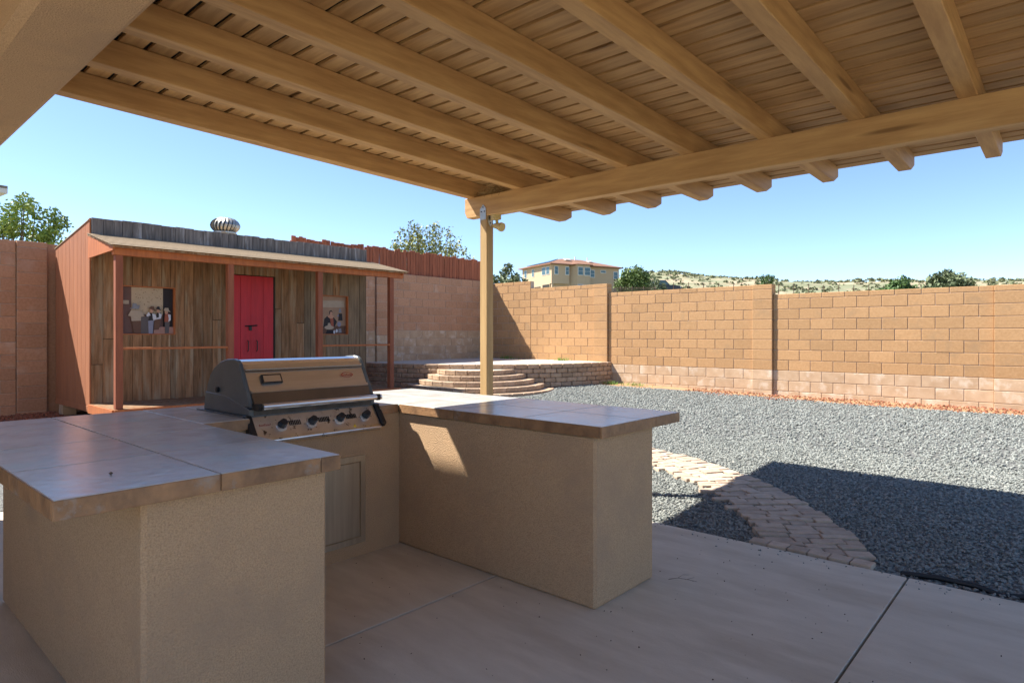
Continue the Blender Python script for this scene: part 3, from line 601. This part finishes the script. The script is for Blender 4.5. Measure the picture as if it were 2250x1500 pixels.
A.poly([(.82,.01), (.90,.01), (.92,.27), (.82,.27)], 'slate'); A.poly([(.81,.26), (.90,.26), (.92,.44), (.82,.44)], 'rose'); A.poly([(.88,.43), (.94,.42), (.94,.30), (.89,.26), (.90,.34)], 'white'); A.ell(.85, .475, .035, .045, 'skin'); A.poly([(.79,.51), (.94,.48), (.90,.52), (.89,.57), (.82,.57)], 'tan')
p2 = window(*wins[1], 'paint_sand'); A = Paint(p2, 6.535, 7.14, 1.415, 2.135)
A.poly([(.12,.70), (.95,.72), (.95,.9), (.12,.88)], 'tan'); A.poly([(.0,.0), (1,.0), (1,.22), (0,.2)], 'brown')
A.poly([(.18,.18), (.22,.40), (.32,.47), (.55,.45), (.68,.33), (.60,.20)], 'dk'); A.poly([(.42,.42), (.54,.42), (.56,.2), (.47,.18)], 'rose'); A.poly([(.33,.46), (.40,.50), (.50,.50), (.57,.46), (.50,.41), (.42,.41)], 'skin'); A.ell(.455, .55, .045, .06, 'skin'); A.poly([(.39,.53), (.40,.61), (.47,.63), (.52,.58), (.50,.60), (.43,.59), (.41,.51)], 'dk')
A.ell(.39, .17, .17, .055, 'tan'); A.poly([(.32,.18), (.35,.29), (.42,.29), (.47,.2)], 'tan'); A.poly([(.26,.0), (.60,.0), (.55,.10), (.32,.11)], 'ink')
A.poly([(.72,.36), (.74,.55), (.86,.55), (.88,.36)], 'dk'); A.poly([(.67,.47), (.73,.54), (.74,.47)], 'blue'); A.poly([(.70,.58), (.87,.575), (.83,.60), (.81,.69), (.76,.69), (.74,.60)], 'grey')
A.ell(.75, .26, .07, .07, 'blue'); A.ell(.66, .08, .04, .05, 'white'); A.ell(.57, .05, .035, .05, 'white'); A.poly([(.72,.03), (.84,.04), (.82,.15), (.72,.14)], 'grey')
# turbine vent on the shed roof
tv = thing('turbine_vent', 'galvanised spinning turbine vent on the shed roof', 'vent')
VX, VY = -11.5, 5.12; vz = 2.94
MB().tube([(VX, VY, vz), (VX, VY, 3.22)], [.17, .15], 16).build('collar', 'galv', tv)
MB().tube([(VX, VY, 3.22), (VX, VY, 3.245)], [.19, .19], 16).build('rim', 'galv', tv)
MB().tube([(VX, VY, 3.475), (VX, VY, 3.50), (VX, VY, 3.52)], [.16, .12, .02], 16).build('cap', 'galv', tv)
MB().tube([(VX, VY, 3.245), (VX, VY, 3.30), (VX, VY, 3.37), (VX, VY, 3.43), (VX, VY, 3.476)], [.14, .19, .205, .19, .15], 16).build('shade_filler', 'enamel', tv)  # added dark body, stands for the shade between the vanes
for k in range(22):
    a = k*2*math.pi/22; Vv = []
    for q in range(7):
        s_ = q/6; rr = .15+.085*math.sin(math.pi*s_)**.8; z = 3.245+.24*s_; a2 = a+.25*s_
        for da, dr in ((0, 0), (.17, .018)): Vv.append((VX+(rr+dr)*math.cos(a2+da), VY+(rr+dr)*math.sin(a2+da), z))
    rawmesh('vane', Vv, [(2*q, 2*q+1, 2*q+3, 2*q+2) for q in range(6)], 'galv', tv)

# ------------------------------------------------------------------ plants
def leaves(n, size, sample, seed):
    r = np.random.default_rng(seed); P = sample(r, n); n = len(P)
    u = r.normal(size=(n, 3)); u /= np.linalg.norm(u, axis=1)[:, None]; v = np.cross(u, r.normal(size=(n, 3))); v /= np.linalg.norm(v, axis=1)[:, None]
    s = r.uniform(.6, 1.3, n)[:, None]*size
    V = np.stack([P-u*s, P+v*s*.5, P+u*s, P-v*s*.5], 1).reshape(-1, 3); return V, np.arange(n*4).reshape(-1, 4)
def clumps(center, rad, k, cr, seed, squash=1):             # clumped crown volume
    r = np.random.default_rng(seed); cs = r.normal(size=(k, 3)); cs /= np.linalg.norm(cs, axis=1)[:, None]; cs *= r.uniform(.25, 1, k)[:, None]**.5
    cs = np.array(center) + cs*np.array(rad)*.85
    def f(rg, n):
        i = rg.integers(0, k, n); d = rg.normal(size=(n, 3)); d /= np.linalg.norm(d, axis=1)[:, None]; return cs[i] + d*(rg.uniform(.2, 1, n)**.5)[:, None]*cr*rg.uniform(.6, 1.1, n)[:, None]*np.array([1, 1, squash])
    return f, cs
def tree(name, label, cat, base, height, rad, leafm, n, lsize, seed, k=40, cr=.35, trunk=.09, crown0=.3, group=None, limbs=12):
    t = thing(name, label, cat, group); base = Vector(base)
    c = (base.x, base.y, base.z+height*(crown0+(1-crown0)/2)); f, cs = clumps(c, (rad, rad, height*(1-crown0)/2), k, cr, seed)
    V, Fc = leaves(n, lsize, f, seed+1); rawmesh('crown', V, Fc, leafm, t)
    tm = MB(); top = Vector((c[0], c[1], c[2])); tm.tube([base-Vector((0, 0, .3)), base+Vector((.03, 0, height*.2)), top], [trunk, trunk*.8, trunk*.3], 7)
    for q in range(limbs):
        e = Vector(cs[q % len(cs)]); s0 = base + (top-base)*random.uniform(.15, .8); m_ = (s0+e)/2+Vector((0, 0, -.08*height*random.random())); tm.tube([s0, m_, e], [trunk*.45, trunk*.28, trunk*.08], 5)
    tm.build('trunk', 'bark', t); return t
def zat(p): return far(p[0], p[1])
# leafy tree beyond the left wall
tree('leafy_tree', 'airy bright green tree rising behind the left block wall', 'tree', (*W(-11.3, 14.6), .2), 4.75, 1.0, 'leaf_a', 6500, .05, 11, k=60, cr=.25, trunk=.08, crown0=.35, limbs=40)
tree('small_tree', 'small green tree top just showing between wall and shed', 'tree', (*W(-9.95, 14.0), .2), 3.6, .35, 'leaf_a', 700, .05, 12, k=14, cr=.2, trunk=.03, crown0=.6)
# upright shrub behind the slat fence
us = thing('upright_shrub', 'thin upright olive shrub showing above the red slat fence', 'shrub'); sx, sy = W(-2.75, 20.5)
sm = MB(); lv = []
for k in range(75):
    a = random.uniform(0, 6.28); ln = random.uniform(.35, 1.0); tilt = .52*ln if False else random.uniform(.02, .5)
    b0 = Vector((sx+.25*math.cos(a), sy+.25*math.sin(a), .3)); h = 5.1*(1-.6*tilt*tilt)*random.uniform(.82, 1.0); e = b0 + Vector((math.cos(a)*tilt*2.4, math.sin(a)*tilt*2.4, h-.3)); m_ = (b0+e)/2 + Vector((math.cos(a), math.sin(a), 0))*-.12*tilt
    sm.tube([b0, m_, e], [.018, .011, .004], 4)
    for q in range(110):
        s_ = random.uniform(.45, 1)**.8; p = (b0.lerp(m_, s_*2) if s_ < .5 else m_.lerp(e, s_*2-1)); lv.append(p+Vector((random.gauss(0, .07), random.gauss(0, .07), random.gauss(0, .05))))
sm.build('stems', 'bark', us); lvn = np.array([tuple(p) for p in lv]); V, Fc = leaves(len(lvn), .055, lambda r, n: lvn, 5); rawmesh('foliage', V, Fc, 'leaf_b', us)
def bush(name, label, cat, u, v_top, Y, half_px, leafm, n, seed, lsize=None, k=40, h_extra=1.2, group=None, crown0=.08, crf=.3):
    rad = half_px/F*Y; x, y = W((u-1125)/F*Y, Y); zt = 1.4+(735-v_top)/F*Y; zb = max(far(x, y)-.1, zt-3*rad) if h_extra is None else far(x, y)-.1
    return tree(name, label, cat, (x, y, zb), zt-zb, rad, leafm, n, lsize or rad*.085, seed, k=k, cr=rad*crf, trunk=rad*.09, crown0=crown0, group=group)
bush('juniper_bush', 'spiky blue-green juniper rising over the wall next to the patio post', 'shrub', 1122, 574, 30, 52, 'leaf_g', 6500, 21, k=70, crown0=.2, crf=.26)
bush('juniper_tree', 'dense round bright green juniper in front of the far house corner', 'tree', 1392, 577, 62, 41, 'leaf_j', 9000, 22, k=90, crown0=.0, crf=.34)
bush('juniper_tree', 'darker olive juniper between the round juniper and the parked truck', 'tree', 1440, 600, 70, 26, 'leaf_g', 4500, 23, k=50, crown0=.0, crf=.34)
bush('ridge_tree', 'lone dark tree leaning on the sandy ridge', 'tree', 1686, 599, 150, 17, 'leaf_d', 1800, 24, k=16, crown0=.45, crf=.4)
bush('broad_tree', 'rounded dark green tree beyond the long tan wall', 'tree', 1966, 609, 40, 46, 'leaf_d', 7000, 25, k=40, crown0=.15, crf=.38)
bush('spiky_juniper', 'feathery olive juniper beside the rounded dark tree', 'tree', 2086, 590, 38, 56, 'leaf_g', 7000, 26, k=80, crown0=.15, crf=.24)
for i, (u, v, hp) in enumerate(((1200, 622, 18), (1240, 613, 24), (1262, 612, 22), (1285, 622, 16), (1310, 622, 14), (1188, 627, 14))):
    bush('sage_bush', 'pale sage bush below the far house', 'shrub', u, v, 46+i*.7, hp, 'sage', 1500, 40+i, k=22, group='sage bushes below the far house', crown0=.0, crf=.4)
# desert scrub on the far slope: uncountable
r = np.random.default_rng(99); P = []
for k in range(3000):
    Y = r.uniform(55, 285); X = Y*r.uniform(.12, .9); x, y = W(X, Y); P.append((x, y, far(x, y), r.uniform(.3, .8)*(1+Y/500)))
Vv = []
for (x, y, z, s_) in P:
    m_ = 16; d = r.normal(size=(m_, 3)); d /= np.linalg.norm(d, axis=1)[:, None]; d[:, 2] = abs(d[:, 2])*.8; c = np.array((x, y, z)) + d*s_*r.uniform(.4, 1, (m_, 1))
    u = r.normal(size=(m_, 3)); u /= np.linalg.norm(u, axis=1)[:, None]; v = np.cross(u, r.normal(size=(m_, 3))); v /= np.linalg.norm(v, axis=1)[:, None]; q = .38*s_
    Vv.append(np.stack([c-u*q, c+v*q, c+u*q, c-v*q], 1).reshape(-1, 3))
Vv = np.concatenate(Vv); struct(rawmesh('desert_scrub', Vv, np.arange(len(Vv)).reshape(-1, 4), 'sage'), 'stuff')

# ------------------------------------------------------------------ far house
HY = 110.0; hc = Vector((*W((1212-1125)/F*HY, HY), 0))
rd = Vector((*W(.883, .469), 0)).normalized(); ld = Vector((*W(-.469, .883), 0)).normalized()
HZ0, HZ1 = 7.0, 13.75
fh = thing('far_house', 'two-storey tan stucco house with brown hip roof beyond the wall', 'house')
def hp(a, b, z): q = hc + rd*a + ld*b; return (q.x, q.y, z)   # a along the shaded front, b along the sunlit side
def hbox(name, a0, a1, b0, b1, z0, z1, m, par=fh):
    mb = MB(); mb.v = [hp(a0,b0,z0), hp(a1,b0,z0), hp(a1,b1,z0), hp(a0,b1,z0), hp(a0,b0,z1), hp(a1,b0,z1), hp(a1,b1,z1), hp(a0,b1,z1)]
    mb.f = [(0,3,2,1),(4,5,6,7),(0,1,5,4),(1,2,6,5),(2,3,7,6),(3,0,4,7)]; return mb.build(name, m, par)
HA, HB = 15.0, 10.5
hbox('wall', .0, HA, .6, HB, HZ0, HZ1, 'hstucco'); hbox('wall', 0, 3.6, 0, .599, 10.3, HZ1, 'hstucco'); hbox('column', .1, .4, .05, .35, HZ0, 10.3, 'hstucco'); hbox('column', .1, .4, 3.2, 3.5, HZ0, 10.3, 'hstucco')
hbox('porch_shade_panel', -.01, -.002, .7, 3.1, HZ0, 10.2, 'dark'); hbox('porch_shade_panel', -.01, -.002, 3.7, 6.0, HZ0, 10.0, 'dark')  # flat dark panels, the shade inside the porch put into their colour
bay = MB(); pts = [(4.1, .6), (4.9, -.7), (7.6, -.7), (8.4, .6)]
bay.v = [hp(a, b, z) for z in (HZ0, HZ1) for a, b in pts]; bay.f = [(0,1,5,4), (1,2,6,5), (2,3,7,6), (3,0,4,7), (4,5,6,7)]; bay.build('bay', 'hstucco', fh)
rf = MB(); e = .6; zr = 15.4
rf.v = [hp(-e, -e, HZ1+.02), hp(HA+e, -e+.6, HZ1+.02), hp(HA+e, HB+e, HZ1+.02), hp(-e, HB+e, HZ1+.02), hp(5.2, 5.2, zr), hp(HA-5.5, 5.2, zr), hp(-e, -e, HZ1-.15), hp(HA+e, -e+.6, HZ1-.15), hp(HA+e, HB+e, HZ1-.15), hp(-e, HB+e, HZ1-.15)]
rf.f = [(0,1,5,4), (1,2,5), (2,3,4,5), (3,0,4), (0,6,7,1), (3,9,6,0), (6,9,8,7), (1,7,8,2), (2,8,9,3)]; rfo = rf.build('roof', 'hroof', fh)
br = MB(); br.v = [hp(3.7, .0, HZ1+.05), hp(4.7, -1.2, HZ1+.05), hp(7.8, -1.2, HZ1+.05), hp(8.8, 0, HZ1+.05), hp(6.25, 2.6, HZ1+1.0)]; br.f = [(0,1,4), (1,2,4), (2,3,4), (3,2,1,0)]; br.build('bay_roof', 'hroof', fh)
def roofz(b): return HZ1+.02+(zr-HZ1)*(b+e)/(5.2+e)
so_ = MB(); so_.v = [hp(.15, 1.2, HZ1+.30), hp(.15, 9.0, HZ1+.30), hp(4.2, 6.2, 15.18), hp(4.2, 4.6, 15.18)]; so_.f = [(0,1,2,3)]; s2 = so_.build('solar_panel', 'solar', rfo); s2.modifiers.new('thickness', 'SOLIDIFY').thickness = .08
for a, b, wd in ((4.6, 2.6, 1.2), (9.8, 2.8, .9)):
    sk = MB(); sk.v = [hp(a, b, roofz(b)+.15), hp(a+wd, b, roofz(b)+.15), hp(a+wd, b+.9, roofz(b+.9)+.15), hp(a, b+.9, roofz(b+.9)+.15)]; sk.f = [(0,1,2,3)]; q = sk.build('skylight', 'hwhite', rfo); q.modifiers.new('thickness', 'SOLIDIFY').thickness = .15
for a in (7.6, 10.4): hbox('vent_pipe', a, a+.15, 4.2, 4.35, 14.9, 15.8, 'hwhite', rfo)
def hwin(a, b, z, wd, ht, face='front'):
    if face == 'front': f_ = hbox('window', a-wd/2-.1, a+wd/2+.1, b-.06, b+.001, z-.1, z+ht+.1, 'hwhite'); hbox('pane', a-wd/2, a+wd/2, b-.09, b-.061, z, z+ht*.48, 'hglass', f_); hbox('pane', a-wd/2, a+wd/2, b-.09, b-.061, z+ht*.52, z+ht, 'hglass', f_)
    else: f_ = hbox('window', a-.06, a+.001, b-wd/2-.1, b+wd/2+.1, z-.1, z+ht+.1, 'hwhite'); hbox('pane', a-.09, a-.061, b-wd/2, b+wd/2, z, z+ht*.48, 'hglass', f_); hbox('pane', a-.09, a-.061, b-wd/2, b+wd/2, z+ht*.52, z+ht, 'hglass', f_)
for a in (.95, 3.2): hwin(a, 0, 11.95, .6, 1.3)
hwin(5.55, -.7, 11.95, .95, 1.3); hwin(7.0, -.7, 11.95, 1.1, 1.3); hwin(5.55, -.7, 8.7, .95, 1.5); hwin(7.0, -.7, 8.7, 1.1, 1.4)
for a, z, wd, ht in ((9.0, 11.8, .8, 1.2), (11.4, 12.7, 1.0, .35), (14.2, 11.7, .8, 1.2), (9.6, 8.9, .8, .8)): hwin(a, .6, z, wd, ht)
for b, wd in ((1.2, .9), (2.6, 1.1), (6.4, .6), (9.2, .7)): hwin(0, b, 12.0, wd, 1.2, 'side')
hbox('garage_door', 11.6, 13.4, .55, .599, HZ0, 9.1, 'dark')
# neighbour roof corner on the left
nh = thing('neighbour_house', 'corner of a grey tiled roof with white fascia beyond the left wall', 'house')
q = at(17, 424, 20); dx, dy = W(-.6, -.8); dl_ = math.hypot(dx, dy); dx /= dl_; dy /= dl_; ex_, ey_ = W(.8, -.6)
def np_(a, b, z): return (q.x+dx*a+ex_*b, q.y+dy*a+ey_*b, z)
def nbox(name, a0, a1, b0, b1, z0, z1, m):
    mb = MB(); mb.v = [np_(a0,b0,z0), np_(a1,b0,z0), np_(a1,b1,z0), np_(a0,b1,z0), np_(a0,b0,z1), np_(a1,b0,z1), np_(a1,b1,z1), np_(a0,b1,z1)]; mb.f = [(0,3,2,1),(4,5,6,7),(0,1,5,4),(1,2,6,5),(2,3,7,6),(3,0,4,7)]; return mb.build(name, m, nh)
sgb = -1 if True else 1
nbox('fascia', 0, 8, -8, 0, q.z-.02, q.z+.13, 'hwhite'); nbox('wall', .5, 7.5, -7.5, -.5, 0, q.z-.02, 'hstucco')
for k in range(12):
    z0 = q.z+.131+k*.085; i = k*.22
    nbox('tile_course', i, 8-i, -8+i, -i, z0, z0+.084, 'tilegrey')
# pickup truck, lattice, wire fence
tk = thing('pickup_truck', 'dark pickup truck parked beside the far juniper', 'truck'); tY = 80; tp = at(1452, 633, tY); txd = Vector((*W(1, .12), 0)).normalized(); tyd = Vector((-txd.y, txd.x, 0))
def tbox(name, pts, b0, b1, m, par=tk):
    mb = MB(); n_ = len(pts); g = lambda a, b, z: tuple(tp + txd*a + tyd*b + Vector((0, 0, z)))
    mb.v = [g(a, b0, z) for a, z in pts] + [g(a, b1, z) for a, z in pts]; mb.f = [tuple(range(n_)), tuple(range(2*n_-1, n_-1, -1))] + [(k, n_+k, n_+(k+1) % n_, (k+1) % n_) for k in range(n_)]; return mb.build(name, m, par)
tbox('body', [(-2.4,-.5), (2.3,-.5), (2.35,0), (2.2,.28), (.9,.36), (-2.4,.36)], -.9, .9, 'truck'); cb_ = tbox('cab', [(-1.0,.361), (.9,.361), (.35,.95), (-.75,.95)], -.78, .78, 'truck')
tbox('window', [(-.85,.42), (.70,.42), (.27,.87), (-.66,.87)], -.80, -.781, 'hglass', cb_)
for a in (-1.5, 1.5):
    tbox('wheel', [(a+.38*math.cos(t), -.5+.38*math.sin(t)) for t in np.linspace(0, 6.283, 14, endpoint=False)], -.95, -.7, 'black'); tbox('wheel', [(a+.38*math.cos(t), -.5+.38*math.sin(t)) for t in np.linspace(0, 6.283, 14, endpoint=False)], .7, .95, 'black')
tbox('headlight', [(2.22,.0), (2.36,.0), (2.3,.18), (2.2,.18)], -.91, -.6, 'hwhite')
zt = far(tp.x, tp.y)
lf = thing('lattice_fence', 'low wooden lattice fence below the round juniper', 'fence'); a = at(1338, 631, 42); b = at(1440, 631, 42); lm = MB()
for k in range(40):
    s0 = k/39
    for sg in (-1, 1):
        s1 = s0+sg*.12
        if 0 <= s1 <= 1: p, q_ = a.lerp(b, s0), a.lerp(b, s1); lm.tube([(p.x, p.y, a.z-.75), (q_.x, q_.y, a.z)], .013, 4)
lat = lm.build('lattice', 'bark', lf); lat['kind'] = 'stuff'
for k in range(5): p = a.lerp(b, k/4); MB().tube([(p.x, p.y, far(p.x, p.y)-.2), (p.x, p.y, p.z+.06)], .04, 5).build('post', 'bark', lf)
wf = thing('wire_fence', 'wire fence on thin rusty posts along the desert slope', 'fence')
for k in range(24):
    u = 1480+k*33; p = at(u, 621+(u-1480)*.012, 48); MB().tube([(p.x, p.y, far(p.x, p.y)-.3), (p.x, p.y, p.z+random.uniform(-.04, .06))], .028, 5).build('post', 'rust', wf)
for dz in (.08, .35): 
    p, q_ = at(1480, 621, 48), at(2240, 630, 48); MB().tube([(p.x, p.y, p.z-dz), (q_.x, q_.y, q_.z-dz)], .006, 3).build('wire', 'rust', wf)
